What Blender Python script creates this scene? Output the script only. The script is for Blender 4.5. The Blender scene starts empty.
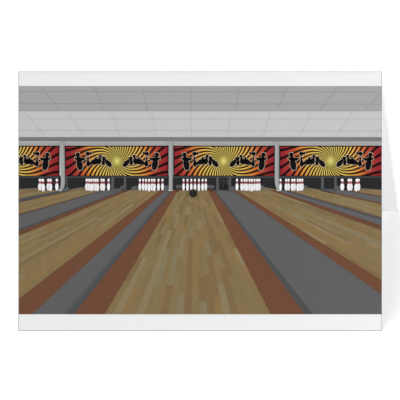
import bpy, math, random
from mathutils import Matrix, Vector

# ------------------------------------------------------------------ camera, light, exposure
PX = 0.1778 / 363.6            # metres per photograph pixel on the card's front (card is 7 x 5 inches)
LEAN = math.radians(27.5)      # each leaf of the tent card leans this far from the vertical
CL, CR, CT, CB = 18.4, 382.0, 70.9, 330.9      # outline of the card front
S, K = math.sin(LEAN), math.cos(LEAN)

def front(px, py, lift=0.0):
    """point on the front leaf (x right, y down in picture units) lifted towards the viewer"""
    u, v = (px - 200) * PX, (CB - py) * PX
    return Vector((u, v * S - lift * K, v * K + lift * S))

scene = bpy.context.scene
cam_d = bpy.data.cameras.new('camera'); cam = bpy.data.objects.new('camera', cam_d)
scene.collection.objects.link(cam); scene.camera = cam
DIST, VX, VY = 1885, 552, 127
cam.location = front(VX, VY, DIST * PX)
cam.rotation_euler = (math.pi / 2 - LEAN, 0, 0)
cam_d.sensor_width = 36
cam_d.lens = 36 * DIST / 400
cam_d.shift_x = -(VX - 200) / 400
cam_d.shift_y = (VY - 200) / 400
cam_d.clip_start = 0.01; cam_d.clip_end = 50

world = bpy.data.worlds.new('studio'); scene.world = world; world.use_nodes = True
world.node_tree.nodes['Background'].inputs[0].default_value = (1, 1, 1, 1)
world.node_tree.nodes['Background'].inputs[1].default_value = 0.43
ld = bpy.data.lights.new('softbox', 'AREA'); ld.shape = 'RECTANGLE'; ld.size = 1.6; ld.size_y = 1.2
ld.energy = 24.5
lo = bpy.data.objects.new('softbox', ld); scene.collection.objects.link(lo)
lo.location = (-0.45, 0.2, 1.9)
lo.rotation_euler = (Vector((0, 0.05, 0)) - lo.location).to_track_quat('-Z', 'Y').to_euler()
sd = bpy.data.lights.new('side_fill', 'AREA'); sd.shape = 'RECTANGLE'; sd.size = 0.5; sd.size_y = 0.4  # unseen fill lamp, added to brighten the inside of the tent
sd.energy = 41
so = bpy.data.objects.new('side_fill', sd); scene.collection.objects.link(so)
so.location = (1.4, -0.05, 0.185)
so.rotation_euler = (Vector((0.09, 0.05, 0.03)) - so.location).to_track_quat('-Z', 'Y').to_euler()
scene.view_settings.view_transform = 'Standard'; scene.view_settings.look = 'None'
scene.view_settings.exposure = 0.0; scene.view_settings.gamma = 1.0
scene.view_settings.use_curve_mapping = False

# ------------------------------------------------------------------ materials
def lin(c):
    c /= 255.0
    return c / 12.92 if c <= 0.04045 else ((c + 0.055) / 1.055) ** 2.4
def rgb(c): return (lin(c[0]), lin(c[1]), lin(c[2]), 1)
MATS = {}
def mat(name, c, noise=0.0, nscale=900.0, stretch=(1, 1, 1), rough=0.75, spec=0.05):
    if name in MATS: return MATS[name]
    m = bpy.data.materials.new(name); m.use_nodes = True
    nt = m.node_tree; b = nt.nodes['Principled BSDF']
    b.inputs['Roughness'].default_value = rough
    b.inputs['Specular IOR Level'].default_value = spec
    if noise:
        tc = nt.nodes.new('ShaderNodeTexCoord'); mp = nt.nodes.new('ShaderNodeMapping')
        mp.inputs['Scale'].default_value = stretch
        n = nt.nodes.new('ShaderNodeTexNoise'); n.inputs['Scale'].default_value = nscale
        n.inputs['Detail'].default_value = 3
        mx = nt.nodes.new('ShaderNodeMix'); mx.data_type = 'RGBA'
        a = rgb([min(255, max(0, v * (1 - noise))) for v in c]); d = rgb([min(255, v * (1 + noise)) for v in c])
        mx.inputs[6].default_value = a; mx.inputs[7].default_value = d
        nt.links.new(tc.outputs['Object'], mp.inputs[0]); nt.links.new(mp.outputs[0], n.inputs['Vector'])
        nt.links.new(n.outputs['Fac'], mx.inputs[0]); nt.links.new(mx.outputs[2], b.inputs['Base Color'])
    else:
        b.inputs['Base Color'].default_value = rgb(c)
    MATS[name] = m
    return m

def sunburst_mat():
    m = bpy.data.materials.new('sunburst_ink'); m.use_nodes = True
    nt = m.node_tree; L = nt.links; b = nt.nodes['Principled BSDF']
    b.inputs['Roughness'].default_value = 0.7; b.inputs['Specular IOR Level'].default_value = 0.05
    def math_(op, a, c=None, d=None):
        n = nt.nodes.new('ShaderNodeMath'); n.operation = op
        for i, v in enumerate((a, c, d)):
            if v is None: continue
            if isinstance(v, (int, float)): n.inputs[i].default_value = v
            else: L.new(v, n.inputs[i])
        return n.outputs[0]
    tc = nt.nodes.new('ShaderNodeTexCoord'); sp = nt.nodes.new('ShaderNodeSeparateXYZ')
    L.new(tc.outputs['Object'], sp.inputs[0])
    x = math_('DIVIDE', sp.outputs[0], PX); z = math_('DIVIDE', sp.outputs[2], PX)
    r = math_('SQRT', math_('ADD', math_('MULTIPLY', x, x), math_('MULTIPLY', z, z)))
    th = math_('ARCTAN2', z, x)                       # counter-clockwise is positive
    rc = math_('MINIMUM', r, 56.0)
    ph = math_('SUBTRACT', th, math_('MULTIPLY', math_('SUBTRACT', rc, math_('DIVIDE', math_('POWER', rc, 3.0), 9408.0)), TWIST))
    s = math_('SINE', math_('ADD', math_('MULTIPLY', ph, float(RAYS)), RAY0))
    # black share of each ray grows away from the centre
    mr = nt.nodes.new('ShaderNodeMapRange'); L.new(r, mr.inputs[0])
    for i, v in zip((1, 2, 3, 4), (20.0, 52.0, 0.0, 0.5)): mr.inputs[i].default_value = v
    edge = nt.nodes.new('ShaderNodeMapRange'); L.new(s, edge.inputs[0])
    L.new(math_('SUBTRACT', mr.outputs[0], 0.25), edge.inputs[1]); L.new(math_('ADD', mr.outputs[0], 0.2), edge.inputs[2])
    fade = nt.nodes.new('ShaderNodeMapRange'); L.new(r, fade.inputs[0])
    for i, v in zip((1, 2, 3, 4), (1.0, 6.0, 0.15, 1.0)): fade.inputs[i].default_value = v
    black = math_('MULTIPLY', edge.outputs[0], fade.outputs[0])
    rr = math_('SQRT', math_('ADD', math_('MULTIPLY', x, x), math_('MULTIPLY', math_('MULTIPLY', z, z), 0.5)))
    cr = nt.nodes.new('ShaderNodeValToRGB'); L.new(math_('DIVIDE', rr, 55.0), cr.inputs[0])
    e = cr.color_ramp.elements
    stops = [(0.0, (222, 214, 120)), (0.07, (200, 186, 96)), (0.25, (212, 184, 92)), (0.42, (212, 166, 76)),
             (0.55, (200, 120, 54)), (0.68, (172, 72, 48)), (0.84, (146, 42, 46)), (1.0, (130, 32, 42))]
    e[0].position = 0; e[0].color = rgb(stops[0][1]); e[1].position = 1; e[1].color = rgb(stops[-1][1])
    for p, c in stops[1:-1]:
        q = e.new(p); q.color = rgb(c)
    mx = nt.nodes.new('ShaderNodeMix'); mx.data_type = 'RGBA'
    L.new(black, mx.inputs[0]); L.new(cr.outputs[0], mx.inputs[6]); mx.inputs[7].default_value = rgb((30, 14, 14))
    L.new(mx.outputs[2], b.inputs['Base Color'])
    return m
TWIST, RAYS, RAY0 = 0.036, 36, 0.6

paper = mat('white_card_stock', (236, 236, 237), 0.006, 2500)
edge_shade = mat('edge_shade_grey', (128, 128, 130), 0.02, 1500)
edge_light = mat('edge_highlight', (254, 254, 254), 0.004, 1500)
def translucent(m, c, share):
    nt = m.node_tree; b = nt.nodes['Principled BSDF']; out = nt.nodes['Material Output']
    t = nt.nodes.new('ShaderNodeBsdfTranslucent'); t.inputs[0].default_value = rgb(c)
    mx = nt.nodes.new('ShaderNodeMixShader'); mx.inputs[0].default_value = share
    nt.links.new(b.outputs[0], mx.inputs[1]); nt.links.new(t.outputs[0], mx.inputs[2]); nt.links.new(mx.outputs[0], out.inputs[0])
sheet = mat('white_card_stock_sheet', (246, 246, 247), 0.006, 2500); translucent(sheet, (252, 252, 252), 0.42)
table_m = mat('matt_white_tabletop', (250, 250, 250), 0.002, 60)

# ------------------------------------------------------------------ mesh helpers
COL = scene.collection
def link(name, verts, faces, mats, parent=None, face_mats=None, label=None):
    me = bpy.data.meshes.new(name); me.from_pydata([tuple(v) for v in verts], [], faces); me.update()
    if not isinstance(mats, (list, tuple)): mats = [mats]
    for m in mats: me.materials.append(m)
    if face_mats:
        for p, i in zip(me.polygons, face_mats): p.material_index = i
    o = bpy.data.objects.new(name, me); COL.objects.link(o)
    if parent: o.parent = parent
    if label: o['label'] = label
    return o

RECT = (18.9, 381.6, 86.0, 314.2)          # the printed picture on the card
def clip(poly, rect=RECT):
    x0, x1, y0, y1 = rect
    for inside, cut in (
        (lambda p: p[0] >= x0, lambda a, b: (x0, a[1] + (b[1]-a[1]) * (x0-a[0]) / (b[0]-a[0]))),
        (lambda p: p[0] <= x1, lambda a, b: (x1, a[1] + (b[1]-a[1]) * (x1-a[0]) / (b[0]-a[0]))),
        (lambda p: p[1] >= y0, lambda a, b: (a[0] + (b[0]-a[0]) * (y0-a[1]) / (b[1]-a[1]), y0)),
        (lambda p: p[1] <= y1, lambda a, b: (a[0] + (b[0]-a[0]) * (y1-a[1]) / (b[1]-a[1]), y1))):
        out = []
        for i, p in enumerate(poly):
            q = poly[i-1]
            if inside(p):
                if not inside(q): out.append(cut(q, p))
                out.append(p)
            elif inside(q): out.append(cut(q, p))
        poly = out
        if len(poly) < 3: return []
    return poly

INK = 0.000025                             # one ink layer
ORIGIN = {}
def ink(name, shapes, mats, layer, parent, at=None, label=None, rect=RECT):
    """one printed element: shapes = [(polygon, material index, extra layer)] in picture units,
    laid on the front leaf, layer by layer.  Its origin sits at `at` on the leaf."""
    verts, faces, fm = [], [], []
    polys = []
    for sh in shapes:
        poly, mi, ex = (sh + (0, 0))[:3] if isinstance(sh, tuple) and isinstance(sh[0], list) else (sh, 0, 0)
        poly = clip(poly, rect)
        if len(poly) >= 3: polys.append((poly, mi, ex))
    if not polys: return None
    if at is None:
        xs = [p[0] for q in polys for p in q[0]]; ys = [p[1] for q in polys for p in q[0]]
        at = ((min(xs)+max(xs))/2, (min(ys)+max(ys))/2)
    for poly, mi, ex in polys:
        n = len(verts)
        area = sum(poly[i-1][0]*poly[i][1] - poly[i][0]*poly[i-1][1] for i in range(len(poly)))
        if area > 0: poly = poly[::-1]      # wind towards the viewer
        for p in poly: verts.append(((p[0]-at[0])*PX, -(layer+ex)*INK, (at[1]-p[1])*PX))
        faces.append(list(range(n, n+len(poly)))); fm.append(mi)
    o = link(name, verts, faces, mats, parent, fm, label)
    pa = ORIGIN.get(parent.name)
    if pa is None:                          # child of the card's Empty: give it the lean of the leaf
        o.location = front(at[0], at[1]) - CARD_AT; o.rotation_euler = (-LEAN, 0, 0)
    else:
        o.location = ((at[0]-pa[0])*PX, 0, (pa[1]-at[1])*PX)
    ORIGIN[o.name] = at
    return o

def box(x0, y0, x1, y1): return [(x0, y0), (x1, y0), (x1, y1), (x0, y1)]
def band(a, b, w):
    dx, dy = b[0]-a[0], b[1]-a[1]; l = math.hypot(dx, dy); nx, ny = -dy/l*w/2, dx/l*w/2
    return [(a[0]+nx, a[1]+ny), (b[0]+nx, b[1]+ny), (b[0]-nx, b[1]-ny), (a[0]-nx, a[1]-ny)]
PIN = [(0, .30), (.02, .55), (.09, .74), (.16, .66), (.24, .48), (.30, .42), (.38, .52), (.50, .80), (.62, .98),
       (.70, 1.0), (.80, .93), (.90, .76), (1.0, .56)]     # t from the head down, half width
def pin_outline(hx, hy, bx, by, w, grow=0.0, t0=0.0, t1=1.0):
    dx, dy = bx-hx, by-hy; l = math.hypot(dx, dy); ux, uy = dx/l, dy/l
    left, right = [], []
    steps = 24
    for i in range(steps+1):
        t = t0 + (t1-t0)*i/steps
        for j in range(len(PIN)-1):
            if PIN[j][0] <= t <= PIN[j+1][0]:
                f = (t-PIN[j][0])/(PIN[j+1][0]-PIN[j][0]); f = f*f*(3-2*f)
                hw = PIN[j][1]+(PIN[j+1][1]-PIN[j][1])*f; break
        hw = hw*w/2 + grow
        s = t*l + (grow*2*(t-.5) if grow else 0)
        left.append((hx+ux*s-uy*hw, hy+uy*s+ux*hw)); right.append((hx+ux*s+uy*hw, hy+uy*s-ux*hw))
    return left + right[::-1]

# ------------------------------------------------------------------ the white surface
fl = link('floor', [(-2.5, -2.5, 0), (2.5, -2.5, 0), (2.5, 2.5, 0), (-2.5, 2.5, 0)], [(0, 1, 2, 3)], table_m)
fl['kind'] = 'structure'

# ------------------------------------------------------------------ the card
W, H = (CR-CL)*PX, (CB-CT)*PX
CARD_AT = Vector(((CL+CR)/2*PX - 200*PX, H*S, 0))
card = bpy.data.objects.new('greeting_card', None); COL.objects.link(card)
card.location = CARD_AT; card.empty_display_size = 0.05
card['label'] = 'folded white greeting card printed with bowling lanes, standing like a tent on white surface'
card['category'] = 'greeting card'
TH = 0.00035
def leaf(name, label, sign):
    # a sheet that rises from the table to the fold, slightly bowed; sign -1 = front, 1 = back
    nx, nz = 2, 24
    verts, faces = [], []
    for side in (0, 1):
        for j in range(nz+1):
            v = H*j/nz
            bow = (0.0 if sign < 0 else 0.0011*math.sin(math.pi*j/nz))
            for i in range(nx+1):
                u = -W/2 + W*i/nx
                off = bow + (TH if side else 0.0)*(-1)   # thickness grows inwards
                y = sign*((H-v)*S + off*K); z = v*K + off*S
                verts.append((u, y, max(z, 0.0)))
    N = (nx+1)*(nz+1)
    def q(a, b, c, d): faces.append((a, b, c, d) if sign < 0 else (d, c, b, a))
    for j in range(nz):
        for i in range(nx):
            a = j*(nx+1)+i; q(a, a+1, a+nx+2, a+nx+1); q(N+a+nx+1, N+a+nx+2, N+a+1, N+a)
        a = j*(nx+1); q(a, a+nx+1, N+a+nx+1, N+a)
        a = j*(nx+1)+nx; q(N+a, N+a+nx+1, a+nx+1, a)
    for i in range(nx):
        a = i; q(N+a, N+a+1, a+1, a)
        a = nz*(nx+1)+i; q(a, a+1, N+a+1, N+a)
    return link(name, verts, faces, paper if sign < 0 else sheet, card, label=label)
fp = leaf('front_panel', None, -1)
bp = leaf('back_panel', 'blank white inner back leaf of the card', 1)
# painted edge lines: grey edge and contact shade on front, lit-edge highlight on back
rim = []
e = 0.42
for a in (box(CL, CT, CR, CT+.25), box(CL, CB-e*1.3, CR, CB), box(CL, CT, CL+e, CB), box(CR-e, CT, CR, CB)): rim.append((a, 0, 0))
ink('edge_shading', rim, [edge_shade], 0.8, card, label='thin grey edge line of the card front, contact shade painted in', rect=(0, 400, 0, 400))
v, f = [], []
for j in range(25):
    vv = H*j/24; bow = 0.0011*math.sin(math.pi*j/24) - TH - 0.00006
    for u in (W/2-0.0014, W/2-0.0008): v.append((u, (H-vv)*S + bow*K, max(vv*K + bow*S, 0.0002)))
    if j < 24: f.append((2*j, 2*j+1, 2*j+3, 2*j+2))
link('edge_shading', v, f, edge_light, card, label='bright line painted on the back leaf as its lit edge')

# ------------------------------------------------------------------ the print: ceiling
g_dark = mat('ink_grey_ceiling', (163, 163, 163), 0.06, 2600, (1, 1, 3))
g_light = mat('ink_light_grey_ceiling', (193, 193, 193), 0.04, 2600, (1, 1, 3))
g_line = mat('ink_ceiling_seam', (143, 143, 143)); g_line2 = mat('ink_light_ceiling_seam', (172, 172, 173))
ce = ink('printed_ceiling', [(box(0, 86, 400, 111), 0, 0), (box(0, 111, 400, 137.2), 1, 0)], [g_dark, g_light], 1, card,
         label='printed grey panelled ceiling in two bands')
seams = [(band((0, 91.5), (400, 91.8), .55), 0, 0), (band((0, 103.6), (400, 104.2), .55), 0, 0), (box(0, 110.5, 400, 111.1), 0, 0),
         (band((0, 118.6), (400, 119.2), .45), 1, 0), (band((0, 130.4), (400, 130.8), .45), 1, 0)]
for a, b in (((41, 87), (60, 110)), ((94, 87), (103.7, 110)), ((142, 87), (147.5, 110)), ((190.5, 87), (191, 110)),
             ((239.5, 87), (235, 110)), ((287.5, 87), (277.5, 110)), ((338, 87), (320, 110)), ((389, 87), (364, 110))):
    seams.append((band(a, b, .5), 0, 0))
for a, b in (((25, 112), (45, 136)), ((69, 112), (83, 136)), ((111, 112), (119.5, 136)), ((151.5, 112), (156, 136)), ((191, 112), (191.5, 136)),
             ((230.5, 112), (228, 136)), ((270.5, 112), (263.5, 136)), ((311, 112), (300, 136)), ((352.5, 112), (336.5, 136)), ((395, 112), (375, 136))):
    seams.append((band(a, b, .45), 1, 0))
ink('ceiling_seam', seams, [g_line, g_line2], 2, ce, label='printed thin grey seams of the ceiling panels')

# ------------------------------------------------------------------ the print: beam, pit wall
ink('printed_shadow_strip', [(box(0, 137, 400, 141.3), 0, 0)], [mat('ink_mid_grey', (121, 121, 120), .03, 1500)], 1, card,
    label='printed dark grey strip under the ceiling')
steel = mat('ink_beam_grey', (163, 162, 161), .03, 1200)
bm = ink('printed_beam', [(box(0, 141.3, 400, 147), 0, 0)], [steel], 1, card, label='printed pale grey beam above the murals')
for q in (box(0, 141.3, 61, 142.2), box(146, 141.5, 168, 142.3)):
    ink('beam_highlight', [(q, 0, 0)], [mat('ink_beam_light', (182, 181, 180))], 2, bm, label='printed lighter upper edge of the beam')
pit = ink('printed_pit', [(box(0, 175.5, 400, 195), 0, 0)], [mat('ink_pit_black', (38, 40, 42), .12, 700)], 1, card,
          label='printed black opening behind the pins')
post_m = mat('ink_post_grey', (84, 86, 87), .06, 900)
ink('pit_rail', [(box(0, 176.0, 400, 177.6), 0, 0)], [mat('ink_rail_grey', (74, 75, 76))], 2, pit, label='printed dark grey rail under the murals')
for x0, x1 in ((66.3, 67.4), (111.3, 114.0), (123.9, 126.2), (216.2, 218.9), (228.6, 231.2), (321.0, 323.8), (334.3, 336.8)):
    ink('kickback_post', [(box(x0, 177, x1, 192), 0, 0)], [post_m], 3, pit)
mech = mat('ink_mechanism_grey', (66, 68, 70)); mech2 = mat('ink_mechanism_black', (24, 25, 27))
random.seed(4)
sh = []
for i in range(22):
    x = 219.3+random.random()*8.6; y = 178+random.random()*8
    sh.append((box(x, y, x+.6, min(y+3+random.random()*5, 192)), i % 2, 0))
ink('pinsetter_machinery', sh, [mech, mech2], 3, pit, label='printed dark pinsetter machinery')
ink('pinsetter_machinery', [([(114, 189), (117, 188), (118.5, 189.2), (121, 186.4), (123.5, 185), (124, 188), (120, 191), (114, 193)], 0, 0)], [post_m], 3, pit,
    label='printed grey pinsetter guard')
ink('pinsetter_machinery', [([(323, 188), (328, 189.5), (331, 188.6), (335, 189.5), (335, 193), (323, 193)], 0, 0)], [post_m], 3, pit,
    label='printed grey pinsetter guard')

# ------------------------------------------------------------------ the print: floor
YV, XV, FT = 163.5, 194.2, 190.2
def ray(k, y): return (XV + k*(y-YV), y)
def strip(k0, k1, y0=FT, y1=420.0): return [ray(k0, y0), ray(k1, y0), ray(k1, y1), ray(k0, y1)]
grey = mat('ink_approach_grey', (94, 94, 95), .02, 800)
floor_p = ink('printed_alley_floor', [(box(0, FT, 400, 320), 0, 0)], [grey], 1.5, card, label='printed grey capping between the lanes')
gut = mat('ink_gutter_dark', (76, 78, 80), .04, 800)
gut2 = mat('ink_gutter_mid', (86, 87, 89), .04, 800)
orange = mat('ink_orange_brown', (109, 73, 54), .05, 500, (1, 1, 1))
orange_far = mat('ink_dark_brown', (104, 70, 54), .05, 500)
for k0, k1 in ((-3.42, -3.34), (-2.68, -2.58), (-.872, -.80), (.735, .79), (3.32, 3.40), (-4.95, -4.50), (4.62, 4.72)):
    ink('gutter_shadow', [(strip(k0, k1), 0, 0)], [gut], 2.5, floor_p, label='printed dark grey gutter line')
ink('gutter_shadow', [(strip(-.872, -.845), 0, 0)], [gut2], 2.7, floor_p, label='printed dark grey gutter line')
for k0, k1, m in ((-2.60, -2.40, orange_far), (-1.31, -1.075, orange), (-.80, -.59, orange), (.505, .735, orange), (1.432, 1.61, orange),
               (2.79, 3.03, orange_far), (3.44, 3.54, orange_far), (4.55, 4.78, orange_far), (-3.48, -3.40, orange_far), (-4.56, -4.46, orange_far), (5.6, 5.8, orange_far)):
    ink('printed_lane_border', [(strip(k0, k1), 0, 0)], [m], 3, card, label='printed orange-brown lane border')
WOOD = [mat('ink_wood_%s' % n, c, .05, 350, (1, 1, .3)) for n, c in
        (('tan', (131, 112, 78)), ('honey', (134, 111, 73)), ('pale', (135, 121, 90)), ('brown', (123, 103, 71)),
         ('ash', (129, 118, 90)), ('olive', (128, 110, 75)))]
def lane(k0, k1, n, seed, y0=FT, calm=False):
    random.seed(seed)
    shapes = []; w = (k1-k0)/n
    for i in range(n):
        a, b = k0+i*w, k0+(i+1)*w
        z = 1/(y0-YV); zend = 1/(330-YV)
        while z > zend:
            ln = (0.0012+random.random()*0.0030)*(2.2 if calm else 1.0)
            z2 = max(z-ln, zend*.9)
            ya, yb = YV+1/z, YV+1/z2
            ci = random.choices(range(6), (4, 4, 2.6, 4, 1.6, 4))[0]
            shapes.append(([ray(a, ya), ray(b, ya), ray(b, yb), ray(a, yb)], ci, 0))
            z = z2
    return ink('printed_lane', shapes, WOOD, 4, card, label='printed wooden bowling lane of staggered boards')
lane(-6.75, -4.95, 12, 1, calm=True)
lane(-4.48, -3.46, 14, 2, calm=True)
lane(-2.42, -1.297, 17, 3, calm=True)
lane(-.594, .507, 21, 4)
lane(1.605, 2.80, 17, 5, calm=True)
lane(3.50, 4.60, 14, 6, calm=True)
lane(5.80, 7.10, 12, 7, calm=True)
# far ends of the outer lanes rise a little behind the front of the pit; kickback plates
deck = mat('ink_deck_wood', (112, 102, 82), .06, 500)
plate = mat('ink_kickback_grey', (88, 90, 92), .05, 700)
for q, m in (([(18, 190.4), (18, 189.0), (37, 188.0), (44, 190.3)], deck), ([(66, 190.4), (80, 187.3), (86, 187.3), (100, 190.4)], deck),
          ([(259.5, 186.2), (263, 187), (284, 190.4), (254, 190.4)], deck), ([(303, 187.5), (306, 187.2), (326, 190.5), (300, 190.5)], deck),
          ([(360, 188.3), (382, 189.6), (382, 190.5), (350, 190.5)], deck)):
    ink('printed_lane_end', [(q, 0, 0)], [m], 2.2, card, label='printed far wooden end of a lane')
for q in ([(130, 190.4), (133, 186.4), (138, 185.5), (140, 190.4)], [(164, 190.4), (164, 185.5), (169, 185.5), (169, 190.4)],
          [(176, 185), (182.3, 185), (182.3, 188), (176, 188)], [(207.5, 185), (214, 185.2), (214.5, 188.2), (207.5, 188)],
          [(259.5, 185.2), (262.8, 185.2), (264.5, 187), (259.5, 187.5)], [(303, 185.5), (306.5, 185.5), (308, 187.5), (303, 188)],
          [(336, 185.5), (340, 186), (340, 190.4), (336, 190.4)], [(60, 189), (69, 187), (69, 190.4), (58, 191.2)],
          [(231, 186), (236, 187), (236, 190.4), (231, 190.4)]):
    ink('printed_kickback', [(q, 0, 0)], [plate], 2.6, card, label='printed grey plate beside the pins')
ink('printed_gutter_end', [([(176, 188), (182, 188), (180, 190.2), (178, 192), (176.5, 190.4)], 0, 0)], [mat('ink_brown_black', (70, 54, 48))], 4.5, card,
    label='printed dark end of the gutter')
ink('printed_gutter_end', [([(207.5, 188), (213.5, 188.3), (213.6, 190.4), (211.5, 191.6), (209, 190.4)], 0, 0)], [MATS['ink_brown_black']], 4.5, card,
    label='printed dark end of the gutter')

# ------------------------------------------------------------------ the print: murals
sun = sunburst_mat()
black = mat('ink_black', (17, 15, 17)); halo = mat('ink_pale_outline', (192, 172, 150))
SIL = [(77.5, 152.6, 80.8, 170, 6.2), (85.4, 158.6, 76, 159.2, 3.2), (74.6, 158.4, 84, 159.6, 3.2), (92, 153.1, 85.8, 154, 4.2), (88, 156.8, 88.4, 166, 3.4),
       (86.6, 165.2, 98.5, 160.2, 5.6), (100.8, 154.8, 98.7, 164.2, 4.4), (95.8, 157, 96.8, 164, 3.4), (103, 156.8, 103.7, 165.2, 3.4),
       (103, 157.0, 111.2, 166.4, 4.8)]
for cx, x0, x1, cy in ((7.5, 0, 59.6, 161), (117, 64.7, 168.6, 161), (223.7, 173.4, 275.0, 161), (330.5, 279.3, 400, 161)):
    rc = (max(x0, RECT[0]), min(x1, RECT[1]), 145.6, 176.4)
    mu = ink('printed_mural', [(box(x0, 145.7, x1, 176.3), 0, 0)], [black], 5, card, (cx, cy),
             label='printed red and yellow sunburst mural')
    ink('sunburst', [(box(x0+(1.0 if x0 > 20 else 0), 146.7, x1-(1.0 if x1 < 380 else 0), 175.6), 0, 0)], [sun], 6, mu, (cx, cy),
        label='printed swirling red, orange and yellow rays')
    for side in (1, -1):
        for hx, hy, bx, by, w in SIL:
            a, b = hx-117, bx-117
            if side < 0: a, b = -a+.8, -b+.8
            ink('pin_silhouette', [(pin_outline(cx+a, hy, cx+b, by, w, .4), 1, 0), (pin_outline(cx+a, hy, cx+b, by, w), 0, 1)],
                [black, halo], 7, mu, rect=rc, label='printed black flying pin silhouette')

# ------------------------------------------------------------------ the print: pillars, pins, ball
pil_l = mat('ink_pillar_light', (176, 175, 174)); pil_d = mat('ink_pillar_edge', (138, 138, 138)); foot_m = mat('ink_pillar_foot', (186, 186, 184))
def pillar(pts_l, pts_r, foot):
    p = ink('printed_pillar', [(pts_l + pts_r[::-1], 0, 0)], [steel], 9, card, label='printed grey pillar between murals')
    n = [(a[0], a[1]) for a in pts_r]; q = [(a[0]-.9, a[1]) for a in pts_r]
    ink('pillar_edge', [(q + n[::-1], 0, 0)], [pil_d], 10, p, label='printed darker side of the pillar')
    ink('pillar_foot', [(foot, 0, 0)], [foot_m], 11, p, label='printed pale foot of the pillar')
pillar([(59.7, 142), (60.9, 176), (61.0, 183), (60.6, 186.5), (59.6, 189.5), (59.0, 190.6)],
       [(64.6, 142), (65.2, 176), (65.3, 183), (64.6, 186.8), (63.2, 189.4), (61.8, 190.8)], [(58.6, 190), (62, 190), (62, 191), (58.8, 191)])
pillar([(168.7, 142), (169, 176), (169, 190.2)], [(173.3, 142), (172.9, 176), (172.8, 190.2)], [(168.4, 189.8), (173, 189.8), (173, 190.8), (168.4, 190.8)])
pillar([(275.0, 142), (274.8, 176), (275.0, 183), (275.8, 187), (277.2, 190.4)],
       [(279.4, 142), (279.2, 176), (279.4, 183), (279.9, 186.8), (281, 190.2)], [(276.8, 190), (281.2, 189.6), (281.2, 190.8), (276.8, 191.1)])
shade_red = mat('ink_dark_maroon', (66, 40, 46))  # shade around the pin necks, put into the print as dark maroon
for x0, x1 in ((38.4, 59.5), (85.6, 110.3), (138.6, 163.8), (182.4, 207), (235.8, 261), (279.6, 303.6), (341, 360)):
    ink('pit_red_shade', [(box(x0, 180.6, x1, 184.2), 0, 0)], [shade_red], 4, pit, label='printed dark maroon shade behind the pin necks')
white = mat('ink_pin_white', (238, 236, 236), .015, 1500); pshade = mat('ink_pin_grey', (168, 160, 163)); red = mat('ink_pin_red', (166, 78, 88))
pins = [(40.3, 0, 5), (43.2, .9, 4.2), (48.6, 0, 4.4), (50.8, .6, 3.8), (57, 0, 3.9),
        (86.9, 0, 4), (89.2, .3, 4), (91.6, .8, 4), (94.0, 0, 3.6), (95.9, .3, 3.6), (97.8, .7, 3.6), (101.7, 0, 3.4), (103.8, .4, 3.4), (108.7, 0, 3.6),
        (140, 0, 3.4), (143.3, .1, 3.4), (146.2, .3, 3.4), (149.2, 1.0, 3.6), (152.0, .2, 3.2), (154.4, .7, 3.6), (158.6, .2, 3.4), (162.6, 0, 3.4),
        (183.7, 0, 3.2), (187.6, .2, 3.2), (191.4, .4, 3.2), (195.1, .8, 3.2), (199, .6, 3.2), (202.7, .3, 3.2), (205.9, 0, 3.2),
        (237.1, 0, 3.5), (241.8, .2, 3.5), (244.6, .2, 3.3), (246.8, .6, 3.5), (249.6, .4, 3.4), (251.9, 1.1, 3.6), (254.6, .3, 3.4), (257.3, .3, 3.5), (259.4, 0, 3.4),
        (280.6, 0, 3.2), (286.2, .1, 3.6), (288.6, 0, 3.4), (292.4, .4, 3.8), (294.6, .1, 3.4), (298.0, .8, 3.8), (300.4, .4, 3.8), (302.4, 0, 3.2),
        (342.3, 0, 4.6), (349.0, .2, 4.4), (350.9, 0, 4.2), (356.7, .8, 4.6), (358.6, .1, 4.0)]
for i, (x, dy, w) in enumerate(pins):
    d = 11 + dy*4 + (i % 4)*.2
    lean = -.7 if x in (356.7, ) else (.4 if x == 43.2 else 0)
    hy, by = 178.6, 190.4+dy
    w *= .92
    p = ink('printed_pin', [(pin_outline(x-lean*.6, hy, x+lean, by, w+.15), 1, 0), (pin_outline(x-lean*.6, hy+.1, x+lean, by-.1, w-.5), 0, .5)], [white, pshade], d, card,
            label='printed white bowling pin')
    ink('neck_stripe', [(pin_outline(x-lean*.6, hy+.1, x+lean, by-.1, w-.2, 0, .24, .42), 0, 0)], [red], d+.9, p, label='printed red stripes around the pin neck')
def disc(cx, cy, r, n=36): return [(cx+r*math.cos(6.28318*i/n), cy+r*math.sin(6.28318*i/n)) for i in range(n)]
ball = ink('printed_bowling_ball', [(disc(193.4, 193.2, 4.0), 0, 0)], [mat('ink_ball_black', (34, 35, 35), .25, 1500)], 20, card, label='printed black bowling ball rolling down the lane')
ink('ball_sheen', [(disc(192.6, 191.6, 1.3), 0, 0)], [mat('ink_ball_grey', (52, 53, 53))], 21, ball, label='printed faint grey sheen on the ball')
